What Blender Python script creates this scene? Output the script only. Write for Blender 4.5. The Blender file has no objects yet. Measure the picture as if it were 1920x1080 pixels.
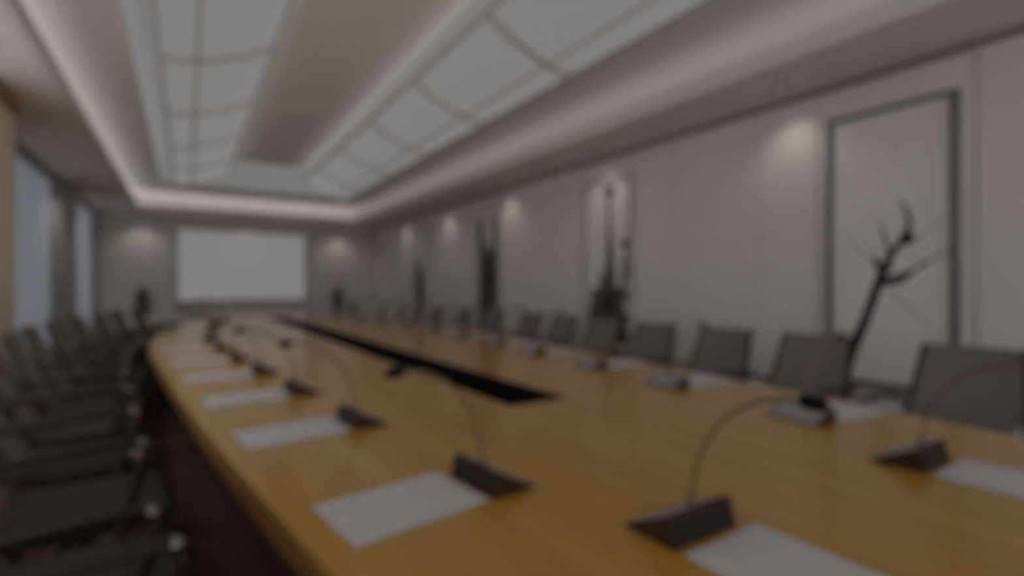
import bpy, bmesh, math, random
from mathutils import Vector, Matrix
random.seed(4)
scene = bpy.context.scene
COL = scene.collection
PI = math.pi

# ------------------------------------------------------------------ camera
EYE = 1.2
F_PX = 940.0                       # focal length in pixels of the 1920-wide frame
YAW = math.atan(610.0 / F_PX)      # the room's long axis meets the horizon at x = 350
cd = bpy.data.cameras.new('camera')
cam = bpy.data.objects.new('camera', cd)
COL.objects.link(cam)
cam.location = (0, 0, EYE)
cam.rotation_euler = (PI / 2, 0, -YAW)
cd.sensor_width = 36.0
cd.lens = F_PX / 1920.0 * 36.0
cd.clip_start = 0.02
cd.dof.use_dof = True              # the photograph is defocused throughout: focus lies right in front of the lens
cd.dof.focus_distance = 0.10
cd.dof.aperture_fstop = 6.6
scene.camera = cam

# ------------------------------------------------------------------ exposure, world
vs = scene.view_settings
vs.view_transform = 'Standard'
vs.look = 'None'
vs.gamma = 1.0
vs.use_curve_mapping = False
vs.exposure = -1.63
scene.cycles.use_denoising = True
scene.cycles.max_bounces = 10
scene.cycles.diffuse_bounces = 6
scene.cycles.sample_clamp_indirect = 4.0

wd = bpy.data.worlds.new('daylight')
scene.world = wd
wd.use_nodes = True
bg = wd.node_tree.nodes['Background']
bg.inputs[0].default_value = (0.98, 0.98, 1.0, 1)
bg.inputs[1].default_value = 3.2


def area(name, loc, sx, sy, power, rot=(0, 0, 0), color=(0.97, 0.985, 1.0)):
    l = bpy.data.lights.new(name, 'AREA')
    l.shape = 'RECTANGLE'
    l.size, l.size_y = sx, sy
    l.energy = power
    l.color = color
    o = bpy.data.objects.new(name, l)
    o.location = loc
    o.rotation_euler = rot
    COL.objects.link(o)
    return o


# cove strips lying behind the soffit lips, shining up on the ceiling ring
area('cove_strip_light', (3.68, 5.6, 2.80), 0.45, 13.5, 11, (PI, 0, 0))
area('cove_strip_light', (-1.12, 5.6, 2.80), 0.45, 13.5, 33, (PI, 0, 0))
area('cove_strip_light', (1.25, 12.38, 2.80), 4.6, 0.45, 9, (PI, 0, 0))

# unseen strips added above the light panels to brighten the flat centre beam
for sd in (-1, 1):
    area('added_beam_wash', (1.24 + sd * 0.80, 5.3, 3.27), 0.10, 9.8, 11, (0, sd * math.radians(148), 0), (1, 0.97, 0.94))


# ------------------------------------------------------------------ materials
def principled(name, color, rough=0.6, metal=0.0, spec=0.5, coat=0.0):
    m = bpy.data.materials.new(name)
    m.use_nodes = True
    b = m.node_tree.nodes['Principled BSDF']
    b.inputs['Base Color'].default_value = (*color, 1)
    b.inputs['Roughness'].default_value = rough
    b.inputs['Metallic'].default_value = metal
    b.inputs['Specular IOR Level'].default_value = spec
    b.inputs['Coat Weight'].default_value = coat
    b.inputs['Coat Roughness'].default_value = 0.17
    return m


def noisy(name, c1, c2, scale=(8, 8, 8), rough=0.6, detail=4, spec=0.5, coat=0.0, bump=0.0, lo=0.35, hi=0.65, metal=0.0):
    m = principled(name, c1, rough, metal, spec, coat)
    nt = m.node_tree
    b = nt.nodes['Principled BSDF']
    tc = nt.nodes.new('ShaderNodeTexCoord')
    mp = nt.nodes.new('ShaderNodeMapping')
    mp.inputs['Scale'].default_value = scale
    n = nt.nodes.new('ShaderNodeTexNoise')
    n.inputs['Scale'].default_value = 1.0
    n.inputs['Detail'].default_value = detail
    r = nt.nodes.new('ShaderNodeValToRGB')
    r.color_ramp.elements[0].position = lo
    r.color_ramp.elements[0].color = (*c1, 1)
    r.color_ramp.elements[1].position = hi
    r.color_ramp.elements[1].color = (*c2, 1)
    L = nt.links.new
    L(tc.outputs['Object'], mp.inputs[0])
    L(mp.outputs[0], n.inputs['Vector'])
    L(n.outputs[0], r.inputs[0])
    L(r.outputs[0], b.inputs['Base Color'])
    if bump:
        bp = nt.nodes.new('ShaderNodeBump')
        bp.inputs['Strength'].default_value = bump
        bp.inputs['Distance'].default_value = 0.002
        L(n.outputs[0], bp.inputs['Height'])
        L(bp.outputs[0], b.inputs['Normal'])
    return m


def emitter(name, color, strength):
    m = principled(name, color, 0.5)
    b = m.node_tree.nodes['Principled BSDF']
    b.inputs['Base Color'].default_value = (0.05, 0.05, 0.05, 1)
    b.inputs['Emission Color'].default_value = (*color, 1)
    b.inputs['Emission Strength'].default_value = strength
    return m


M = {}
M['wall'] = noisy('wall_fabric', (0.82, 0.79, 0.755), (0.85, 0.82, 0.785), (30, 3, 1.5), 0.8, spec=0.2)
M['wall_far'] = noisy('grey_wall_fabric', (0.85, 0.835, 0.82), (0.88, 0.865, 0.85), (6, 6, 2), 0.8, spec=0.2)
M['wall_frame'] = principled('grey_wall_frame', (0.80, 0.775, 0.765), 0.6, spec=0.3)
M['warm'] = noisy('warm_cream_plaster', (0.90, 0.79, 0.66), (0.93, 0.82, 0.69), (4, 4, 2), 0.8, spec=0.2)
M['warm_trim'] = principled('brown_trim', (0.42, 0.27, 0.13), 0.5)
M['white'] = noisy('white_ceiling_paint', (0.85, 0.83, 0.805), (0.87, 0.85, 0.825), (3, 3, 3), 0.85, spec=0.2)
M['soffit'] = noisy('pinkish_soffit_paint', (0.89, 0.78, 0.76), (0.92, 0.81, 0.79), (3, 3, 3), 0.85, spec=0.2)
M['soffit_left'] = noisy('brightened_soffit_paint', (0.93, 0.88, 0.87), (0.95, 0.90, 0.89), (3, 3, 3), 0.85, spec=0.2)  # same soffit, colour whitened to stand in for light missing on this side
M['shadow_gap'] = principled('painted_gap_shade', (0.30, 0.27, 0.25), 0.7, spec=0.2)
M['mullion'] = principled('grey_metal_mullion', (0.42, 0.42, 0.42), 0.5, spec=0.3)
M['carpet'] = noisy('dark_red_carpet', (0.066, 0.037, 0.033), (0.098, 0.056, 0.050), (60, 60, 60), 0.95, spec=0.05, bump=0.6)
M['wood'] = noisy('honey_table_wood', (0.44, 0.222, 0.023), (0.54, 0.292, 0.037), (14, 0.9, 6), 0.40, detail=6, spec=0.2, coat=0.75, lo=0.3, hi=0.7)
M['wood_edge'] = noisy('brown_table_edge_wood', (0.24, 0.105, 0.022), (0.32, 0.15, 0.035), (10, 2, 30), 0.35, spec=0.4)
M['wood_dark'] = noisy('dark_red_apron_wood', (0.065, 0.028, 0.022), (0.10, 0.045, 0.035), (10, 10, 1), 0.45, spec=0.3)
M['black'] = principled('black_trough_lining', (0.008, 0.007, 0.007), 0.85, spec=0.1)
M['mesh_back'] = noisy('charcoal_mesh_fabric', (0.185, 0.17, 0.154), (0.235, 0.213, 0.196), (90, 90, 90), 0.75, spec=0.25)
M['seat'] = noisy('black_seat_fabric', (0.030, 0.031, 0.027), (0.044, 0.045, 0.040), (90, 90, 90), 0.7, spec=0.3)
M['back_frame'] = principled('black_plastic_frame', (0.022, 0.020, 0.018), 0.45, spec=0.4)
M['chrome'] = principled('dark_chrome', (0.13, 0.125, 0.12), 0.30, metal=1.0)
M['arm'] = principled('black_arm_enamel', (0.026, 0.024, 0.022), 0.45, spec=0.28)
M['tip'] = principled('bright_chrome', (0.36, 0.355, 0.35), 0.25, metal=1.0)
M['caster'] = principled('black_caster_plastic', (0.015, 0.015, 0.015), 0.5)
M['unit'] = noisy('red_brown_unit_wood', (0.045, 0.018, 0.012), (0.07, 0.027, 0.017), (40, 40, 40), 0.45, spec=0.25)
M['unit_face'] = principled('dark_grey_unit_panel', (0.024, 0.018, 0.017), 0.6, spec=0.2)
M['unit_plate'] = principled('brushed_grey_metal_plate', (0.42, 0.41, 0.42), 0.38, metal=0.6)
M['neck'] = principled('grey_brown_gooseneck_metal', (0.19, 0.145, 0.085), 0.45, metal=0.4)
M['foam'] = noisy('black_foam', (0.01, 0.01, 0.01), (0.02, 0.02, 0.02), (200, 200, 200), 0.95, spec=0.1)
M['paper'] = noisy('white_paper', (0.60, 0.59, 0.60), (0.63, 0.62, 0.63), (20, 20, 20), 0.7, spec=0.2)
M['print'] = principled('pale_grey_print', (0.55, 0.54, 0.54), 0.8, spec=0.1)
M['art_paper'] = noisy('pale_art_paper', (0.87, 0.85, 0.835), (0.90, 0.88, 0.865), (5, 5, 3), 0.75, spec=0.2)
M['art_frame'] = principled('dark_grey_art_frame', (0.14, 0.138, 0.145), 0.45)
M['art_frame_pale'] = principled('pale_grey_art_frame', (0.50, 0.48, 0.47), 0.5)
M['ink'] = principled('blue_black_ink', (0.045, 0.047, 0.052), 0.7, spec=0.2)
M['ink_brown'] = principled('brown_black_ink', (0.13, 0.115, 0.105), 0.7, spec=0.2)
M['ink_deep'] = principled('deep_brown_ink', (0.055, 0.045, 0.04), 0.7, spec=0.2)
M['ink_pale'] = principled('pale_grey_ink', (0.50, 0.49, 0.48), 0.7, spec=0.2)
M['niche'] = noisy('lit_niche_fabric', (0.78, 0.745, 0.69), (0.81, 0.775, 0.72), (6, 6, 3), 0.8, spec=0.2)
M['panel_light'] = emitter('light_diffuser', (1.0, 1.0, 1.0), 0.627)
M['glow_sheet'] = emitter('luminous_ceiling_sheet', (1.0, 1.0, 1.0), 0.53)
M['screen'] = emitter('projected_white_screen', (1.0, 1.0, 1.0), 0.635)
M['bulb'] = emitter('downlight_lamp', (1.0, 0.93, 0.82), 0.55)
M['rib'] = principled('grey_panel_rib', (0.62, 0.62, 0.61), 0.5)
M['trim_ring'] = principled('grey_downlight_ring', (0.22, 0.21, 0.21), 0.4, metal=0.3)

g = bpy.data.materials.new('frosted_window_glass')
g.use_nodes = True
nt = g.node_tree
b = nt.nodes['Principled BSDF']
b.inputs['Base Color'].default_value = (0.70, 0.76, 0.82, 1)
b.inputs['Roughness'].default_value = 0.5
tr = nt.nodes.new('ShaderNodeBsdfTranslucent')
tr.inputs[0].default_value = (0.46, 0.47, 0.49, 1)
mx = nt.nodes.new('ShaderNodeMixShader')
mx.inputs[0].default_value = 0.75
nt.links.new(b.outputs[0], mx.inputs[1])
nt.links.new(tr.outputs[0], mx.inputs[2])
nt.links.new(mx.outputs[0], nt.nodes['Material Output'].inputs[0])
M['frost'] = g
g = bpy.data.materials.new('clear_window_glass')
g.use_nodes = True
nt = g.node_tree
nt.nodes.remove(nt.nodes['Principled BSDF'])
tr = nt.nodes.new('ShaderNodeBsdfTransparent')
gl = nt.nodes.new('ShaderNodeBsdfGlossy')
gl.inputs['Roughness'].default_value = 0.05
mx = nt.nodes.new('ShaderNodeMixShader')
mx.inputs[0].default_value = 0.07
nt.links.new(tr.outputs[0], mx.inputs[1])
nt.links.new(gl.outputs[0], mx.inputs[2])
nt.links.new(mx.outputs[0], nt.nodes['Material Output'].inputs[0])
M['clear'] = g


# ------------------------------------------------------------------ mesh helpers
def new_bm():
    return bmesh.new()


def box(bm, x0, x1, y0, y1, z0, z1, mat=0, bevel=0.0):
    r = bmesh.ops.create_cube(bm, size=1.0)
    v = r['verts']
    bmesh.ops.scale(bm, vec=(x1 - x0, y1 - y0, z1 - z0), verts=v)
    bmesh.ops.translate(bm, vec=((x0 + x1) / 2, (y0 + y1) / 2, (z0 + z1) / 2), verts=v)
    fs = list({f for q in v for f in q.link_faces})
    if bevel:
        es = list({e for q in v for e in q.link_edges})
        rr = bmesh.ops.bevel(bm, geom=es, offset=bevel, segments=2, affect='EDGES', profile=0.5)
        fs = [f for f in fs if f.is_valid] + rr['faces']
    for f in fs:
        if f.is_valid:
            f.material_index = mat
    return v


def loft(bm, rings, mat=0, caps=True, closed=False):
    """rings: lists of points of one length; skins them into a tube."""
    vr = [[bm.verts.new(p) for p in r] for r in rings]
    n = len(vr[0])
    seq = list(range(len(vr) - 1)) + ([len(vr) - 1] if closed else [])
    for i in seq:
        a, c = vr[i], vr[(i + 1) % len(vr)]
        for k in range(n):
            f = bm.faces.new((a[k], a[(k + 1) % n], c[(k + 1) % n], c[k]))
            f.material_index = mat
    if caps and not closed:
        for r in (vr[0][::-1], vr[-1]):
            f = bm.faces.new(r)
            f.material_index = mat
    return vr


def tube(bm, pts, radii, n=10, mat=0, flat=1.0):
    pts = [Vector(p) for p in pts]
    if not hasattr(radii, '__len__'):
        radii = [radii] * len(pts)
    rings = []
    prev = None
    for i, p in enumerate(pts):
        t = (pts[min(i + 1, len(pts) - 1)] - pts[max(i - 1, 0)]).normalized()
        if prev is None:
            up = Vector((0, 0, 1)) if abs(t.z) < 0.9 else Vector((0, 1, 0))
            a = t.cross(up).normalized()
        else:
            a = (prev - t * prev.dot(t)).normalized()
        prev = a
        c = a.cross(t).normalized()
        rings.append([p + a * math.cos(2 * PI * k / n) * radii[i] * flat + c * math.sin(2 * PI * k / n) * radii[i] for k in range(n)])
    loft(bm, rings, mat)


def smooth_path(pts, per=8):
    pts = [Vector(p) for p in pts]
    out = []
    for i in range(len(pts) - 1):
        p0, p1, p2, p3 = pts[max(i - 1, 0)], pts[i], pts[i + 1], pts[min(i + 2, len(pts) - 1)]
        for k in range(per):
            t = k / per
            out.append(0.5 * ((2 * p1) + (p2 - p0) * t + (2 * p0 - 5 * p1 + 4 * p2 - p3) * t * t + (3 * p1 - p0 - 3 * p2 + p3) * t ** 3))
    out.append(pts[-1])
    return out


def lathe(bm, prof, n=20, mat=0, centre=(0, 0, 0)):
    cx, cy, cz = centre
    loft(bm, [[(cx + r * math.cos(2 * PI * k / n), cy + r * math.sin(2 * PI * k / n), cz + z) for k in range(n)] for r, z in prof], mat)


def build(name, bm, mats, parent=None, smooth=False, loc=None):
    bmesh.ops.recalc_face_normals(bm, faces=bm.faces)
    me = bpy.data.meshes.new(name)
    bm.to_mesh(me)
    bm.free()
    for m in (mats if isinstance(mats, (list, tuple)) else [mats]):
        me.materials.append(m)
    if smooth:
        for p in me.polygons:
            p.use_smooth = True
        try:
            me.set_sharp_from_angle(angle=math.radians(38))
        except Exception:
            pass
    o = bpy.data.objects.new(name, me)
    COL.objects.link(o)
    if parent:
        o.parent = parent
    if loc:
        o.location = loc
    return o


def struct(name, bm, mats, parent=None, **k):
    o = build(name, bm, mats, parent, **k)
    if not parent:
        o['kind'] = 'structure'
    return o


def thing(name, label, cat, loc=(0, 0, 0), rz=0.0, group=None):
    o = bpy.data.objects.new(name, None)
    o.empty_display_size = 0.1
    COL.objects.link(o)
    o.location = loc
    o.rotation_euler = (0, 0, rz)
    tag(o, label, cat, group)
    return o


def tag(o, label, cat, group=None):
    o['label'] = label
    o['category'] = cat
    if group:
        o['group'] = group
    return o


def copy_thing(root, loc, rz, label):
    r = root.copy()
    COL.objects.link(r)
    r.location = loc
    r.rotation_euler = (0, 0, rz)
    r['label'] = label
    for ch in root.children:
        c = ch.copy()
        COL.objects.link(c)
        c.parent = r
        for gch in ch.children:
            d = gch.copy()
            COL.objects.link(d)
            d.parent = c
    return r


# ------------------------------------------------------------------ room
XL, XR = -1.45, 4.03         # window wall, art wall
Y0, Y1 = -3.6, 12.75         # behind the camera (open), screen wall
ZS = 2.70                    # soffit underside
ZR = 3.10                    # ceiling ring
ZT = 3.62                    # recess ceiling
CX = 1.24                    # centre line of the ceiling

bm = new_bm()
box(bm, XL - 0.4, XR + 0.4, Y0, Y1 + 0.4, -0.1, 0.0)
struct('floor', bm, M['carpet'])

# art wall: back plate with raised wall panels between the bays of the paintings
bm = new_bm()
box(bm, XR, XR + 0.2, Y0, Y1 + 0.2, 0, 3.1)
PER = 2.70
BAY0 = 1.47
cent = [BAY0 + PER * k for k in range(-1, 5)]
edges = []
for k in range(len(cent) - 1):
    a, c = cent[k] + 0.46, cent[k + 1] - 0.46
    m_ = (a + c) / 2
    for s, e in ((a, m_ - 0.43), (m_ - 0.424, m_ + 0.424), (m_ + 0.43, c)):
        e = min(e, Y1 - 0.02)
        if e > s:
            box(bm, XR - 0.025, XR + 0.01, s, e, 0.10, 2.655, bevel=0.004)
for q in cent:
    if q < Y1:
        box(bm, XR - 0.014, XR + 0.01, q - 0.452, q + 0.452, 0.10, 2.655, bevel=0.003)
struct('wall_right', bm, M['wall'])
bm = new_bm()
box(bm, XR - 0.035, XR, Y0, Y1, 2.658, 2.70)  # dark strip drawn in place of the shadow line under the soffit
struct('trim_gap_shade', bm, M['shadow_gap'])
bm = new_bm()
box(bm, XR - 0.04, XR, Y0, Y1, 0.0, 0.098, bevel=0.004)
struct('baseboard_right', bm, M['wall_frame'])

# screen wall: grey, with two framed lit panels
NICHE = [(-1.08, -0.44), (2.80, 3.44)]
bm = new_bm()
box(bm, XL - 0.2, XR + 0.2, Y1, Y1 + 0.2, 0, 3.1)
# raised panelling left, middle and right of the lit panels
for x0, x1 in ((-1.10 - 0.06, -1.10), (-0.42, -0.30), (2.60, 2.78), (3.46, 3.52)):
    box(bm, x0, x1, Y1 - 0.06, Y1 + 0.01, 0.1, 2.44, bevel=0.006)
box(bm, -0.28, 2.58, Y1 - 0.03, Y1 + 0.01, 0.1, 2.62, bevel=0.006)
struct('wall_far', bm, M['wall_far'])
bm = new_bm()
for x0, x1 in ((XL, -0.31), (2.60, XR - 0.05)):
    box(bm, x0, x1, Y1 - 0.07, Y1 + 0.01, 2.45, 2.68, bevel=0.006)
for x0, x1 in ((XL, -1.17), (3.53, XR - 0.05)):
    box(bm, x0, x1, Y1 - 0.05, Y1 + 0.01, 0.1, 2.44, bevel=0.006)
struct('trim_2', bm, M['wall_frame'])
bm = new_bm()
box(bm, XL, XR - 0.045, Y1 - 0.075, Y1, 0.0, 0.098, bevel=0.004)
struct('baseboard_far', bm, M['wall_frame'])

# window wall
WIN = [(1.7, 4.8), (6.66, 9.0), (10.35, 12.45)]
bm = new_bm()
ys = [Y0] + [v for w in WIN for v in w] + [Y1 + 0.2]
for i in range(0, len(ys), 2):
    box(bm, XL - 0.2, XL, ys[i], ys[i + 1], 0.3, 2.68)
box(bm, XL - 0.2, XL, Y0, Y1 + 0.2, 0, 0.3)
box(bm, XL - 0.2, XL, Y0, Y1 + 0.2, 2.68, 3.1)
struct('wall_left', bm, M['mullion'])
bm = new_bm()
box(bm, XL + 0.002, -1.17, 4.95, 5.63, 0, 2.60, bevel=0.01)
struct('wall_left_pier', bm, M['warm'])
bm = new_bm()
box(bm, XL + 0.002, -1.15, 4.93, 5.65, 2.602, 2.698, bevel=0.008)
struct('trim_3', bm, M['warm_trim'])
for i, (a, c) in enumerate(WIN):
    bm = new_bm()
    for x0, x1, y0, y1, z0, z1 in ((XL - 0.12, XL - 0.04, a, a + 0.05, 0.3, 2.68), (XL - 0.12, XL - 0.04, c - 0.05, c, 0.3, 2.68),
                                   (XL - 0.12, XL - 0.04, a, c, 0.3, 0.36), (XL - 0.12, XL - 0.04, a, c, 2.63, 2.68)):
        box(bm, x0, x1, y0, y1, z0, z1, bevel=0.004)
    w = struct('window_%d' % (i + 1), bm, M['mullion'])
    bm = new_bm()
    box(bm, XL - 0.085, XL - 0.075, a + 0.045, c - 0.045, 0.355, 2.635)
    build('pane', bm, M['clear' if i == 0 else 'frost'], w)  # unseen near window left clear so more daylight comes in

# ceiling: top slab, ring with the long opening, the vertical sides of the recess
RX0, RX1, RY1 = -0.38, 2.90, 11.0      # the opening
bm = new_bm()
box(bm, XL - 0.2, XR + 0.2, Y0, Y1 + 0.2, ZT, ZT + 0.1)
box(bm, XL - 0.2, RX0, Y0, Y1 + 0.2, ZR, ZR + 0.04)
box(bm, RX1, XR + 0.2, Y0, Y1 + 0.2, ZR, ZR + 0.04)
box(bm, RX0, RX1, RY1, Y1 + 0.2, ZR, ZR + 0.04)
box(bm, RX0 - 0.04, RX0, Y0, RY1, ZR + 0.04, ZT)
box(bm, RX1, RX1 + 0.04, Y0, RY1, ZR + 0.04, ZT)
box(bm, RX0 - 0.04, RX1 + 0.04, RY1, RY1 + 0.04, ZR + 0.04, ZT)
struct('ceiling', bm, M['white'])
# luminous sheet that closes the recess behind the curved panels
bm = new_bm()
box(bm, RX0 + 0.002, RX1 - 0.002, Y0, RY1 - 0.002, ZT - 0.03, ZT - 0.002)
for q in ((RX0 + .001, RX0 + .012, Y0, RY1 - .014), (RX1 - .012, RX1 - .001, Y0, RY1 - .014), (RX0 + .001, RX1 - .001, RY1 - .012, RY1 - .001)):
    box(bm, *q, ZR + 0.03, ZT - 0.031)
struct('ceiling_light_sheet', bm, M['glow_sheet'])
# flat centre beam
bm = new_bm()
box(bm, 0.60, 1.88, Y0, 10.1, 3.45, ZT - 0.031, bevel=0.02)
struct('ceiling_centre', bm, M['white'])
# soffits round the room: pinkish underside and a pale lip
SX0, SX1, SY1 = -0.78, 3.33, 12.0


def soffit(name, x0, x1, y0, y1, lip):
    bm = new_bm()
    box(bm, x0, x1, y0, y1, ZS, ZS + 0.07)
    o = struct(name, bm, M['soffit_left' if 'left' in name else 'soffit'])
    bm = new_bm()
    box(bm, *lip, ZS + 0.001, ZS + 0.13, bevel=0.012)
    build('cove_lip', bm, M['white'], o)


soffit('ceiling_soffit_right', SX1 + 0.05, XR + 0.1, Y0, Y1, (SX1, SX1 + 0.05, Y0, SY1 + 0.05))
soffit('ceiling_soffit_left', XL - 0.1, SX0 - 0.05, Y0, Y1, (SX0 - 0.05, SX0, Y0, SY1 + 0.05))
soffit('ceiling_soffit_far', SX0 - 0.05, SX1 + 0.05, SY1 + 0.05, Y1, (SX0, SX1, SY1, SY1 + 0.05))

# ------------------------------------------------------------------ curved light panels
PROF = [(0.62, 3.23), (0.72, 3.165), (0.88, 3.085), (1.05, 3.02), (1.17, 2.985), (1.29, 2.96), (1.41, 2.955)]
CUTS = [0.34, 1.77, 3.20, 4.63, 6.06, 7.49, 8.92, 10.25]
ORD = ['last', 'second', 'third', 'fourth', 'fifth', 'sixth', 'seventh']
for side, sname in ((-1, 'left'), (1, 'right')):
    for k in range(len(CUTS) - 1):
        y0, y1 = CUTS[k] + 0.004, CUTS[k + 1] - 0.004
        n = len(CUTS) - 2 - k
        where = ('first' if n == 0 else ORD[n]) + ' from the screen wall'
        t = thing('light_panel', 'curved white light panel in the %s ceiling row, %s' % (
            'window-side' if side < 0 else 'painting-side', where), 'ceiling light', (CX, (y0 + y1) / 2, 0), 0,
            'curved light panels in the ceiling recess')
        hy = (y1 - y0) / 2
        bm = new_bm()
        rings = []
        for yy in (-hy, hy):
            rings.append([(side * a, yy, z) for a, z in PROF] + [(side * a, yy, z + 0.025) for a, z in PROF[::-1]])
        loft(bm, rings)
        build('diffuser', bm, M['panel_light'], t, smooth=True)
        for yy in (-hy + 0.011, hy - 0.011):
            bm = new_bm()
            r_ = [[(side * a, yy + d, z + e) for d, e in ((-0.011, -0.014), (0.011, -0.014), (0.011, 0.03), (-0.011, 0.03))] for a, z in PROF]
            loft(bm, r_)
            build('cross_rib', bm, M['rib'], t)
        for a, z in ((PROF[4]), (PROF[6]), (PROF[0])):
            bm = new_bm()
            box(bm, side * a - 0.010, side * a + 0.010, -hy, hy, z - 0.014, z + 0.03)
            build('long_rib', bm, M['rib'], t)
        for yy in (-hy * 0.6, hy * 0.6):
            bm = new_bm()
            tube(bm, [(side * 1.0, yy, 3.06), (side * 1.0, yy, ZT - 0.031)], 0.006, 6)
            build('hanger', bm, M['rib'], t)

# ------------------------------------------------------------------ recessed downlights
DL = [(3.78, 0.02, 'a'), (3.78, 2.08, 'between the plum and lotus paintings'), (3.78, 4.14, 'above the lotus painting'),
      (3.78, 6.20, 'just before the bamboo painting'), (3.78, 8.26, 'between the bamboo and reed paintings'),
      (3.78, 10.3, 'near the corner with the screen wall'), (-1.16, 6.5, 'in the soffit next to the cream pier'),
      (-1.16, 8.8, 'in the soffit above the grey pier between the windows'), (-1.16, 11.0, 'in the window soffit nearest the screen wall'),
      (-1.05, 4.30, 'added in the window-side soffit to light the cream pier'),  # added out of view to brighten the pier
      (-1.1, 2.2, 'added in the window-side soffit, second from the front'), (-1.1, 0.1, 'added in the window-side soffit, first from the front'),  # unseen pair added to brighten the window side
      (-0.76, 12.4, 'added in the far soffit above the scroll panel towards the windows'), (1.10, 12.4, 'added in the far soffit above the projection screen'),
      (3.12, 12.4, 'added in the far soffit above the scroll panel towards the paintings')]  # the far soffit lamps are added to brighten the screen wall
for x, y, lab in DL[1:]:
    t = thing('downlight', 'round recessed downlight ' + (lab if 'soffit' in lab else 'in the right soffit ' + lab), 'downlight', (x, y, ZS), 0, 'recessed downlights')
    bm = new_bm()
    n = 24
    ro, ri = 0.075, 0.05
    loft(bm, [[(r * math.cos(2 * PI * k / n), r * math.sin(2 * PI * k / n), z) for k in range(n)] for r, z in ((ro, -0.001), (ro, -0.008), (ri + .006, -0.012), (ri, -0.002))], closed=True)
    build('ring', bm, M['trim_ring'], t, smooth=True)
    bm = new_bm()
    lathe(bm, [(0.001, -0.0012), (0.046, -0.0012), (0.046, -0.004), (0.030, -0.0065), (0.001, -0.0065)], 20)
    build('lamp', bm, M['bulb'], t)
for x, y, lab in DL:
    l = bpy.data.lights.new('downlight_beam', 'SPOT')
    l.energy = 19 if y > 12 else (11 if x > 0 else (70 if y == 4.30 else 44))
    l.spot_size = math.radians(120)
    l.spot_blend = 0.9
    l.shadow_soft_size = 0.04
    l.color = (1, 0.93, 0.84)
    o = bpy.data.objects.new('downlight_beam', l)
    o.location = (x, y, ZS - 0.03)
    COL.objects.link(o)

# ------------------------------------------------------------------ projection screen on the far wall
t = thing('projection_screen', 'large bright white projection screen on the far wall', 'screen', (1.10, Y1 - 0.035, 0))
bm = new_bm()
box(bm, -1.24, 1.24, -0.035, -0.022, 0.95, 2.43)
build('screen_surface', bm, M['screen'], t)
bm = new_bm()
for x0, x1, z0, z1 in ((-1.32, -1.242, 0.87, 2.51), (1.242, 1.32, 0.87, 2.51), (-1.242, 1.242, 0.87, 0.948), (-1.242, 1.242, 2.432, 2.51)):
    box(bm, x0, x1, -0.045, 0, z0, z1, bevel=0.006)
build('frame', bm, M['wall_frame'], t)


# ------------------------------------------------------------------ ink paintings
def stroke(bm, pts, widths, depth, mat=0, per=6, axis='y'):
    """flat brush stroke in the painting's own plane (u across, v up)."""
    P = [Vector((p[0], p[1], w)) for p, w in zip(pts, widths)]
    S = smooth_path(P, per)
    rings = []
    for i, s in enumerate(S):
        a, c = S[max(i - 1, 0)], S[min(i + 1, len(S) - 1)]
        d = Vector((c.x - a.x, c.y - a.y))
        if d.length < 1e-9:
            d = Vector((0, 1))
        d.normalize()
        nx, ny = -d.y, d.x
        w = max(s.z, 0.001) / 2
        q = []
        for sg, dp in ((1, 0), (-1, 0), (-1, depth), (1, depth)):
            uu, vv = s.x + nx * w * sg, s.y + ny * w * sg
            q.append((dp, uu, vv))
        rings.append(q)
    loft(bm, rings, mat)


def leaf(bm, u, v, ang, ln, w, depth, mat=0):
    du, dv = math.cos(ang), math.sin(ang)
    stroke(bm, [(u, v), (u + du * ln * .5, v + dv * ln * .5), (u + du * ln, v + dv * ln)], [w * .2, w, 0.002], depth, mat, 4)


def blot(bm, u, v, r, depth, mat=0, sx=1.0):
    n = 12
    a = [(0, u + sx * r * math.cos(2 * PI * k / n) * (1 + .18 * math.sin(3 * k)), v + r * math.sin(2 * PI * k / n)) for k in range(n)]
    loft(bm, [a, [(depth, p[1], p[2]) for p in a]], mat)


def painting(label, yc, frame_mat, draw, w=0.68, z0=0.555, z1=2.40):
    # local x runs out of the wall towards the room (world -x), u along world +y
    t = thing('ink_painting', label, 'painting', (XR - 0.014, yc, 0), 0, 'tall ink paintings on the right wall')
    bm = new_bm()
    box(bm, -0.022, 0, -w / 2, w / 2, z0, z1)
    build('paper_panel', bm, M['art_paper'], t)
    bm = new_bm()
    fw = 0.035
    for u0, u1, a, c, mi in ((-w / 2 - fw, -w / 2, z0 - fw, z1 + fw, 0), (w / 2, w / 2 + fw, z0 - fw, z1 + fw, 0), (-w / 2, w / 2, z0 - fw, z0, 0), (-w / 2, w / 2, z1, z1 + fw, 1)):
        box(bm, -0.045, 0, u0, u1, a, c, mi, bevel=0.004)
    build('frame', bm, [frame_mat, M['art_frame_pale']], t)
    bm = new_bm()
    draw(bm)
    o = build('ink_drawing', bm, [M['ink'], M['ink_brown'], M['ink_deep'], M['ink_pale']], t)
    o.location = (-0.0225, 0, 0)
    return t


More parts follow.
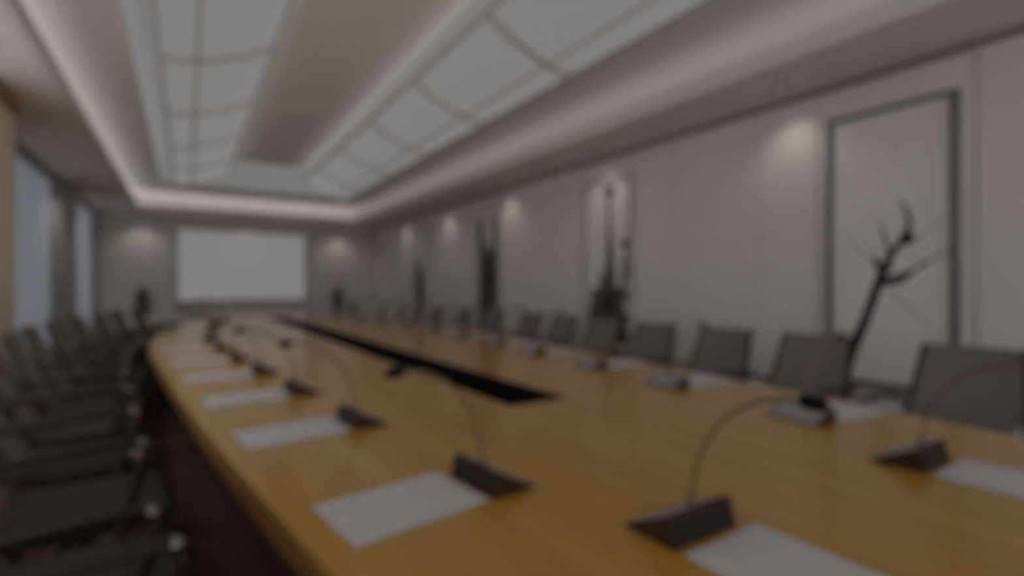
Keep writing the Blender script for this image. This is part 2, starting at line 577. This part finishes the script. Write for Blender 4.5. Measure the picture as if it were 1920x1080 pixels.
D = -0.0012
def plum(bm):
    c = 1.47
    q = lambda pts: [(p[0] - c, p[1]) for p in pts]
    stroke(bm, q([(1.74, 0.57), (1.69, 0.74), (1.60, 0.98), (1.515, 1.25), (1.45, 1.42), (1.37, 1.53)]), [.085, .080, .062, .060, .045, .035], D, 0)
    blot(bm, 1.36 - c, 1.53, .045, D * 1.4, 0)
    stroke(bm, q([(1.365, 1.55), (1.345, 1.66), (1.40, 1.79)]), [.04, .03, .008], D, 1)
    stroke(bm, q([(1.50, 1.30), (1.525, 1.36), (1.565, 1.40)]), [.045, .04, .012], D, 0)
    stroke(bm, q([(1.46, 1.44), (1.485, 1.55), (1.515, 1.65)]), [.022, .020, .006], D, 1)
    stroke(bm, q([(1.51, 1.24), (1.42, 1.255), (1.33, 1.31)]), [.05, .065, .03], D, 0)
    stroke(bm, q([(1.33, 1.31), (1.23, 1.38), (1.135, 1.44)]), [.022, .014, .008], D, 1)
    stroke(bm, q([(1.33, 1.50), (1.22, 1.59), (1.15, 1.63)]), [.014, .010, .006], D, 3)
    stroke(bm, q([(1.46, 1.18), (1.33, 1.06), (1.18, 0.86)]), [.016, .010, .006], D, 3)
    stroke(bm, q([(1.70, 1.55), (1.60, 1.42)]), [.006, .012], D, 3)
    for u, v in ((1.36, 1.70), (1.45, 1.33), (1.27, 1.36), (1.54, 1.41)):
        blot(bm, u - c, v, .017, D * 1.6, 1)


def lotus(bm):
    rnd = random.Random(8)
    c = 4.17
    stroke(bm, [(4.15 - c, 2.30), (4.14 - c, 1.9), (4.13 - c, 1.4), (4.15 - c, 0.8), (4.17 - c, 0.58)], [.05, .055, .085, .12, .14], D, 1)
    blot(bm, 4.14 - c, 2.29, .07, D * 1.5, 1, 1.15)
    for a in (0.3, 0.9, 1.6, 2.3, 2.9):
        leaf(bm, 4.14 - c, 2.27, a, .10, .05, D * 1.7, 1)
    stroke(bm, [(3.885 - c, 1.70), (3.91 - c, 1.4), (3.97 - c, 1.0), (4.02 - c, 0.6)], [.03, .05, .08, .10], D, 1)
    blot(bm, 3.885 - c, 1.68, .062, D * 1.5, 2, 1.05)
    for _ in range(64):
        u = rnd.uniform(-.27, .24)
        v = .60 + abs(rnd.gauss(0, .33))
        if v > 1.42:
            continue
        leaf(bm, u, v, rnd.uniform(.5, 2.6), rnd.uniform(.1, .22), rnd.uniform(.05, .10), D * rnd.uniform(.6, 1.3), 1)
    blot(bm, 4.11 - c, 1.28, .055, D * 1.9, 2, .9)
    stroke(bm, [(.0, .57), (.02, .95), (-.02, 1.28)], [.60, .58, .16], D * .5, 1)
    stroke(bm, [(-.02, 1.1), (-.04, 1.5), (-.03, 1.8)], [.20, .13, .07], D * .55, 1)
    for cu, cv in ((-.02, 1.0), (-.10, .70)):
        for _ in range(16):
            leaf(bm, cu + rnd.uniform(-.09, .07), cv + rnd.uniform(-.10, .06), rnd.uniform(.2, 2.9), rnd.uniform(.10, .18), .07, D * rnd.uniform(1.7, 2.1), 2)
    for u in (-.28, -.17, -.05, .07, .18, .27):
        blot(bm, u, .66, .075, D * 1.2, 1, 1.1)


def bamboo(bm):
    rnd = random.Random(3)
    for u, w in ((.19, .19), (-.23, .16)):
        z = .58
        while z < 2.28:
            stroke(bm, [(u, z), (u, z + .1), (u, z + .21)], [w, w * .9, w], D, 1, 3)
            z += .215
    stroke(bm, [(-.02, .58), (-.02, 1.0), (-.01, 1.40), (0, 1.72), (.01, 2.0)], [.14, .20, .46, .22, .03], D * .5, 1)
    for _ in range(60):
        v = rnd.gauss(1.45, .22)
        u = rnd.uniform(-.2, .16)
        if .65 < v < 1.95:
            leaf(bm, u, v, rnd.uniform(-2.4, -.7), rnd.uniform(.16, .26), rnd.uniform(.05, .08), D * rnd.uniform(.7, 1.5), 2 if rnd.random() < .5 else 1)
    for _ in range(30):
        leaf(bm, rnd.uniform(-.2, .16), rnd.uniform(.6, 1.0), rnd.uniform(.6, 2.5), rnd.uniform(.14, .22), .06, D * rnd.uniform(.7, 1.5), 1)


def reed(bm):
    rnd = random.Random(5)
    for k in range(7):
        u = -.06 + .05 * k
        stroke(bm, [(u * .55, .58), (u * .9, 1.1), (u * .7 + .02, 1.55), (u * .5 + .03, 1.70 + .06 * (k % 3))], [.13, .11, .09, .03], D * (1 + .1 * k), 1)
    for _ in range(36):
        leaf(bm, rnd.uniform(-.12, .2), rnd.uniform(.6, 1.35), rnd.uniform(.8, 2.3), rnd.uniform(.15, .26), .06, D * rnd.uniform(.7, 1.5), 1 if rnd.random() < .7 else 2)


painting('tall ink painting of a bare dark plum branch, behind the chairs nearest the camera', BAY0, M['art_frame'], plum)
painting('tall ink painting of lotus stalks with dense dark leaves, second along the right wall', BAY0 + PER, M['art_frame_pale'], lotus)
painting('tall ink painting of two dark bamboo stems, third along the right wall', BAY0 + 2 * PER, M['art_frame_pale'], bamboo)
painting('tall ink painting of one slender dark reed clump, closest to the screen wall', BAY0 + 3 * PER, M['art_frame_pale'], reed)

for (x0, x1), lab in zip(NICHE, ('pale scroll panel with a small dark plant motif, between screen and windows',
                                 'pale scroll panel with a small dark plant motif, between screen and right wall')):
    w = x1 - x0
    t = thing('scroll_panel', lab, 'wall panel', ((x0 + x1) / 2, Y1, 0), PI / 2, 'scroll panels beside the screen')
    bm = new_bm()
    box(bm, -0.02, -0.001, -w / 2 + .002, w / 2 - .002, 0.12, 2.43, bevel=0.004)
    # local x out of the wall is world -y after the turn: -x of the thing points to world -y
    build('panel', bm, M['niche'], t)
    bm = new_bm()
    rnd = random.Random(11)
    for k in range(5):
        u = -.08 + .04 * k
        stroke(bm, [(u * .6, .62), (u, .95), (u * .7, 1.22 + .03 * (k % 2))], [.075, .06, .02], D * (1 + .1 * k), 1)
    for _ in range(18):
        leaf(bm, rnd.uniform(-.11, .11), rnd.uniform(.62, .95), rnd.uniform(.7, 2.4), rnd.uniform(.12, .2), .06, D * rnd.uniform(.7, 1.5), 1)
    o = build('ink_drawing', bm, [M['ink'], M['ink_brown'], M['ink_deep']], t)
    o.location = (-0.0205, 0, 0)

# ------------------------------------------------------------------ conference table
TC = 1.18
HALF = [(0.12, 0.62), (0.20, 0.80), (0.40, 0.92), (0.8, 0.99), (1.7, 1.115), (2.57, 1.215), (3.7, 1.33), (5.0, 1.43), (6.4, 1.36), (7.6, 1.22), (8.7, 1.02), (9.6, 0.74), (10.05, 0.45), (10.15, 0.30)]


def half_width(y):
    for (a, wa), (c, wc) in zip(HALF, HALF[1:]):
        if a <= y <= c:
            return wa + (wc - wa) * (y - a) / (c - a)
    return HALF[0][1] if y < HALF[0][0] else HALF[-1][1]


def outline(inset=0.0):
    R = [Vector((TC + w - inset, y)) for y, w in HALF]
    R = smooth_path([Vector((p.x, p.y, 0)) for p in R], 6)
    Lp = [Vector((2 * TC - p.x, p.y, 0)) for p in R]
    return R + Lp[::-1]


ZTAB = 0.75
SLOT = (1.03, 1.31, 1.60, 8.6)
t = thing('conference_table', 'long boat-shaped honey wood conference table with a black centre trough', 'table', (TC, 5, 0))


def slab(out, z0, z1, hole=None):
    bm = new_bm()
    loops = [out] + ([hole] if hole else [])
    es = []
    for lp in loops:
        vv = [bm.verts.new((p[0] - TC, p[1] - 5, z1)) for p in lp]
        es += [bm.edges.new((vv[i], vv[(i + 1) % len(vv)])) for i in range(len(vv))]
    bmesh.ops.triangle_fill(bm, use_beauty=True, use_dissolve=False, edges=es)
    r = bmesh.ops.extrude_face_region(bm, geom=list(bm.faces))
    bmesh.ops.translate(bm, vec=(0, 0, z0 - z1), verts=[e for e in r['geom'] if isinstance(e, bmesh.types.BMVert)])
    return bm


hole = [(SLOT[0], SLOT[2]), (SLOT[1], SLOT[2]), (SLOT[1], SLOT[3]), (SLOT[0], SLOT[3])]
bm = slab(outline(0.004), ZTAB - 0.012, ZTAB, hole)
build('tabletop', bm, M['wood'], t)
bm = slab(outline(0.0), ZTAB - 0.06, ZTAB - 0.0125, hole)
build('edge_band', bm, M['wood_edge'], t)
bm = slab(outline(0.30), 0.0, ZTAB - 0.0605, hole)
build('apron', bm, M['wood_dark'], t)
bm = new_bm()
x0, x1, y0, y1 = SLOT[0] - TC, SLOT[1] - TC, SLOT[2] - 5, SLOT[3] - 5
e = 0.001
box(bm, x0 + e, x1 - e, y0 + e, y1 - e, ZTAB - 0.20, ZTAB - 0.19)
for a in ((x0 + e, x0 + .008, y0 + e, y1 - e), (x1 - .008, x1 - e, y0 + e, y1 - e), (x0 + .008, x1 - .008, y0 + e, y0 + .008), (x0 + .008, x1 - .008, y1 - .008, y1 - e)):
    box(bm, *a, ZTAB - 0.19, ZTAB + 0.001)
build('trough', bm, M['black'], t)

# ------------------------------------------------------------------ conference chair (faces local +x)
CH_LABEL = 'charcoal mesh conference chair'


def make_chair():
    t = thing('conference_chair', CH_LABEL, 'chair', (0, 0, 0), 0, 'conference chairs round the table')
    # seat pan with a rolled front edge
    bm = new_bm()
    prof = [(-0.21, .455), (-0.10, .440), (0.08, .440), (0.19, .445), (0.235, .432), (0.25, .405), (0.235, .385), (0.15, .392), (-0.10, .392), (-0.21, .405)]
    loft(bm, [[(x, yy, z) for x, z in prof] for yy in (-0.235, -0.225, -0.08, 0.08, 0.225, 0.235)])
    build('seat', bm, M['seat'], t, smooth=True)
    # reclined back, wider at the bottom, slightly dished
    bm = new_bm()
    front, rear = [], []
    N, K = 7, 7
    for i in range(N):
        s = i / (N - 1)
        z = .455 + .47 * s
        xx = -0.205 - .205 * s - .012 * math.sin(PI * s)
        hw = .222 - .045 * s
        row = []
        for k in range(K):
            u = -1 + 2 * k / (K - 1)
            row.append((xx - .018 * (1 - u * u), hw * u, z))
        front.append(row)
    vf = [[bm.verts.new(p) for p in r] for r in front]
    vb = [[bm.verts.new((p[0] - .018, p[1], p[2] - .004)) for p in r] for r in front]
    for i in range(N - 1):
        for k in range(K - 1):
            bm.faces.new((vf[i][k], vf[i][k + 1], vf[i + 1][k + 1], vf[i + 1][k]))
            bm.faces.new((vb[i][k], vb[i + 1][k], vb[i + 1][k + 1], vb[i][k + 1]))
    for i in range(N - 1):
        bm.faces.new((vf[i][0], vf[i + 1][0], vb[i + 1][0], vb[i][0]))
        bm.faces.new((vf[i][-1], vb[i][-1], vb[i + 1][-1], vf[i + 1][-1]))
    for k in range(K - 1):
        bm.faces.new((vf[0][k], vb[0][k], vb[0][k + 1], vf[0][k + 1]))
        bm.faces.new((vf[-1][k], vf[-1][k + 1], vb[-1][k + 1], vb[-1][k]))
    bk = build('backrest', bm, M['mesh_back'], t, smooth=True)
    for sg in (-1, 1):
        bm = new_bm()
        pts = [(-0.13, sg * .228, .400), (-0.19, sg * .232, .425)] + [(-0.214 - .205 * s - .012 * math.sin(PI * s), sg * (.227 - .045 * s), .455 + .47 * s) for s in (0, .25, .5, .75, 1)]
        tube(bm, smooth_path(pts, 3), .0145, 8)
        build('side_rail', bm, M['back_frame'], bk, smooth=True)
    for sg in (-1, 1):
        bm = new_bm()
        y = sg * .262
        pts = smooth_path([(-0.305, sg * .235, .635), (-0.265, y, .665), (-0.10, y, .680), (0.08, y, .685), (0.145, y, .680), (0.165, y, .655), (0.155, y, .60), (0.12, sg * .25, .48), (0.09, sg * .235, .405)], 5)
        tube(bm, pts, .0135, 10, flat=1.25)
        am = build('armrest', bm, M['arm'], t, smooth=True)
        bm = new_bm()
        tube(bm, smooth_path([(.138, y, .6815), (.152, y, .677), (.166, y, .655), (.164, y, .642)], 5), .0150, 10, flat=1.25)
        build('arm_tip', bm, M['tip'], am, smooth=True)
    bm = new_bm()
    lathe(bm, [(.035, .09), (.035, .22), (.022, .22), (.022, .37), (.075, .375), (.075, .391)], 16)
    build('gas_column', bm, M['back_frame'], t, smooth=True)
    bm = new_bm()
    lathe(bm, [(.045, .075), (.05, .085), (.045, .12)], 16)
    for k in range(5):
        a = 2 * PI * k / 5 + .3
        dx, dy = math.cos(a), math.sin(a)
        tube(bm, [(dx * .03, dy * .03, .10), (dx * .15, dy * .15, .09), (dx * .265, dy * .265, .07)], [.02, .017, .012], 8)
    build('star_base', bm, M['chrome'], t, smooth=True)
    for k in range(5):
        a = 2 * PI * k / 5 + .3
        bm = new_bm()
        bmesh.ops.create_cone(bm, cap_ends=True, segments=14, radius1=.028, radius2=.028, depth=.034,
                              matrix=Matrix.Translation((math.cos(a) * .265, math.sin(a) * .265, .029)) @ Matrix.Rotation(a, 4, 'Z') @ Matrix.Rotation(PI / 2, 4, 'X'))
        build('caster', bm, M['caster'], t, smooth=True)
    return t


def edge_angle(y):
    d = (half_width(min(y + .25, 10.1)) - half_width(max(y - .25, .4))) / .5
    return math.atan(d)


ORDN = ['first', 'second', 'third', 'fourth', 'fifth', 'sixth', 'seventh', 'eighth', 'ninth', 'tenth', 'eleventh', 'twelfth', 'thirteenth', 'fourteenth']
proto = make_chair()
used = []


def place_chair(x, y, rz, label):
    if not used:
        used.append(1)
        proto.location = (x, y, 0)
        proto.rotation_euler = (0, 0, rz)
        proto['label'] = label
        return proto
    return copy_thing(proto, (x, y, 0), rz, label)


LEFT = [0.95, 1.68, 2.33, 2.95, 3.60, 4.25, 4.95, 5.65, 6.35, 7.05, 7.75, 8.45]
for i, y in enumerate(LEFT):
    a = edge_angle(y)
    xe = TC - half_width(y)
    off = .30 + (.02 if i % 3 == 1 else 0)
    where = 'first from the front' if i == 0 else ('at the screen end' if i == len(LEFT) - 1 else '%s from the front' % ORDN[i])
    place_chair(xe - off * math.cos(a), y + off * math.sin(a) * -0.0, a, CH_LABEL + ' in the window-side row, ' + where)
RIGHT = [(2.69, .80, 0), (2.69, 1.50, 0), (2.69, 2.09, 0), (2.69, 2.70, 0), (2.69, 3.27, 0), (2.79, 3.95, 0), (2.90, 4.66, 0), (2.88, 5.46, 0),
         (2.86, 6.25, -.05), (2.78, 6.95, -.05), (2.74, 7.58, -.12), (2.70, 8.22, -.2), (2.58, 8.85, -.3), (2.26, 9.62, -.5)]
for i, (x, y, r) in enumerate(RIGHT):
    where = 'first from the front' if i == 0 else ('at the screen end' if i == len(RIGHT) - 1 else '%s from the front' % ORDN[i])
    place_chair(x, y, PI + r, CH_LABEL + ' in the painting-side row, ' + where)


# ------------------------------------------------------------------ delegate microphone units (face local -x, the person)
def make_unit():
    t = thing('microphone_unit', 'mic', 'microphone', (0, 0, 0), 0, 'delegate microphone units on the table')
    # wedge: steep front panel at x=0, long slope to the back at x=.11
    bm = new_bm()
    sec = [(0.0, 0.0), (0.115, 0.0), (0.115, 0.004), (0.020, 0.052), (0.012, 0.052)]
    loft(bm, [[(x, yy, z) for x, z in sec] for yy in (-0.088, 0.088)])
    build('body', bm, M['unit'], t)
    bm = new_bm()
    loft(bm, [[(0.0005 + k * .012 / .052 - dx, yy, k) for k, dx in ((.006, 0), (.006, .003), (.047, .003), (.047, 0))] for yy in (-0.081, 0.081)])
    build('front_panel', bm, M['unit_face'], t)
    bm = new_bm()
    sl = lambda x: .004 + (.115 - x) * .048 / .095
    loft(bm, [[(x, yy, sl(x) + d) for x, d in ((.024, -.0005), (.110, -.0005), (.110, .002), (.024, .002))] for yy in (-0.080, 0.080)])
    build('top_plate', bm, M['unit_plate'], t)
    bm = new_bm()
    pts = [(.034, 0, .044)]
    for k in range(1, 15):
        a = PI / 2 * k / 14
        pts.append((.034 - .198 * (1 - math.cos(a)), 0, .044 + .235 * math.sin(a)))
    tube(bm, pts, .0036, 8)
    lathe(bm, [(.010, .040), (.010, .056), (.006, .062)], 12, 0, (.034, 0, 0))
    nk = build('gooseneck', bm, M['neck'], t, smooth=True)
    bm = new_bm()
    tube(bm, [(-0.162, 0, .279), (-0.165, 0, .279), (-0.172, 0, .2788), (-0.187, 0, .278), (-0.198, 0, .2768), (-0.203, 0, .276)], [.005, .0095, .0120, .0120, .0095, .003], 12)
    build('windscreen', bm, M['foam'], nk, smooth=True)
    return t


def make_paper():
    o = new_bm()
    box(o, -.148, .148, -.105, .105, 0.0005, 0.0022)
    p = build('paper_sheet', o, M['paper'])
    return p


unit0 = make_unit()
unit_used = []
paper0 = make_paper()


def place_unit(x, y, rz, label):
    if not unit_used:
        unit_used.append(1)
        unit0.location = (x, y, ZTAB)
        unit0.rotation_euler = (0, 0, rz)
        unit0['label'] = label
        return unit0
    return copy_thing(unit0, (x, y, ZTAB), rz, label)


paper_used = []


def place_paper(x, y, rz, label):
    p = paper0 if not paper_used else paper0.copy()
    if paper_used:
        COL.objects.link(p)
    paper_used.append(1)
    p.location = (x, y, ZTAB)
    p.rotation_euler = (0, 0, rz)
    tag(p, label, 'paper', 'paper sheets laid at the seats')
    return p


MU = 'dark wedge gooseneck microphone'
PU = 'white paper sheet'
# near end of the table
NEAR = [(0.785, 0.565, 'at the near table end, window side'), (1.585, 0.475, 'at the near table end, painting side')]
for x, y, w in NEAR:
    place_unit(x, y, PI / 2, MU + ' ' + w)
    place_paper(x + .02, y - .165, PI / 2, PU + ' by the microphone ' + w)
# rows
UL = [1.00, 1.69, 2.32, 2.96, 3.60, 4.28, 5.00, 5.75, 6.50, 7.25, 8.0]
for i, y in enumerate(UL):
    a = edge_angle(y)
    x = TC - half_width(y) + (.37 if i else .375)
    where = 'first from the front' if i == 0 else ('at the screen end' if i == len(UL) - 1 else '%s from the front' % ORDN[i])
    place_unit(x, y, a * .6, MU + ' in the window-side row, ' + where)
    if i < 7:
        place_paper(x - .16, y, a * .6 + .05, PU + ' before the window-side microphone ' + where)
UR = [0.90, 1.55, 2.16, 2.83, 3.45, 4.20, 4.95, 5.70, 6.45, 7.2, 7.95]
for i, y in enumerate(UR):
    a = edge_angle(y)
    x = TC + half_width(y) - .355
    where = 'first from the front' if i == 0 else ('at the screen end' if i == len(UR) - 1 else '%s from the front' % ORDN[i])
    place_unit(x, y, PI - a * .6, MU + ' in the painting-side row, ' + where)
    place_paper(x + .165, y, PI - a * .6 - .05, PU + ' behind the painting-side microphone ' + where)
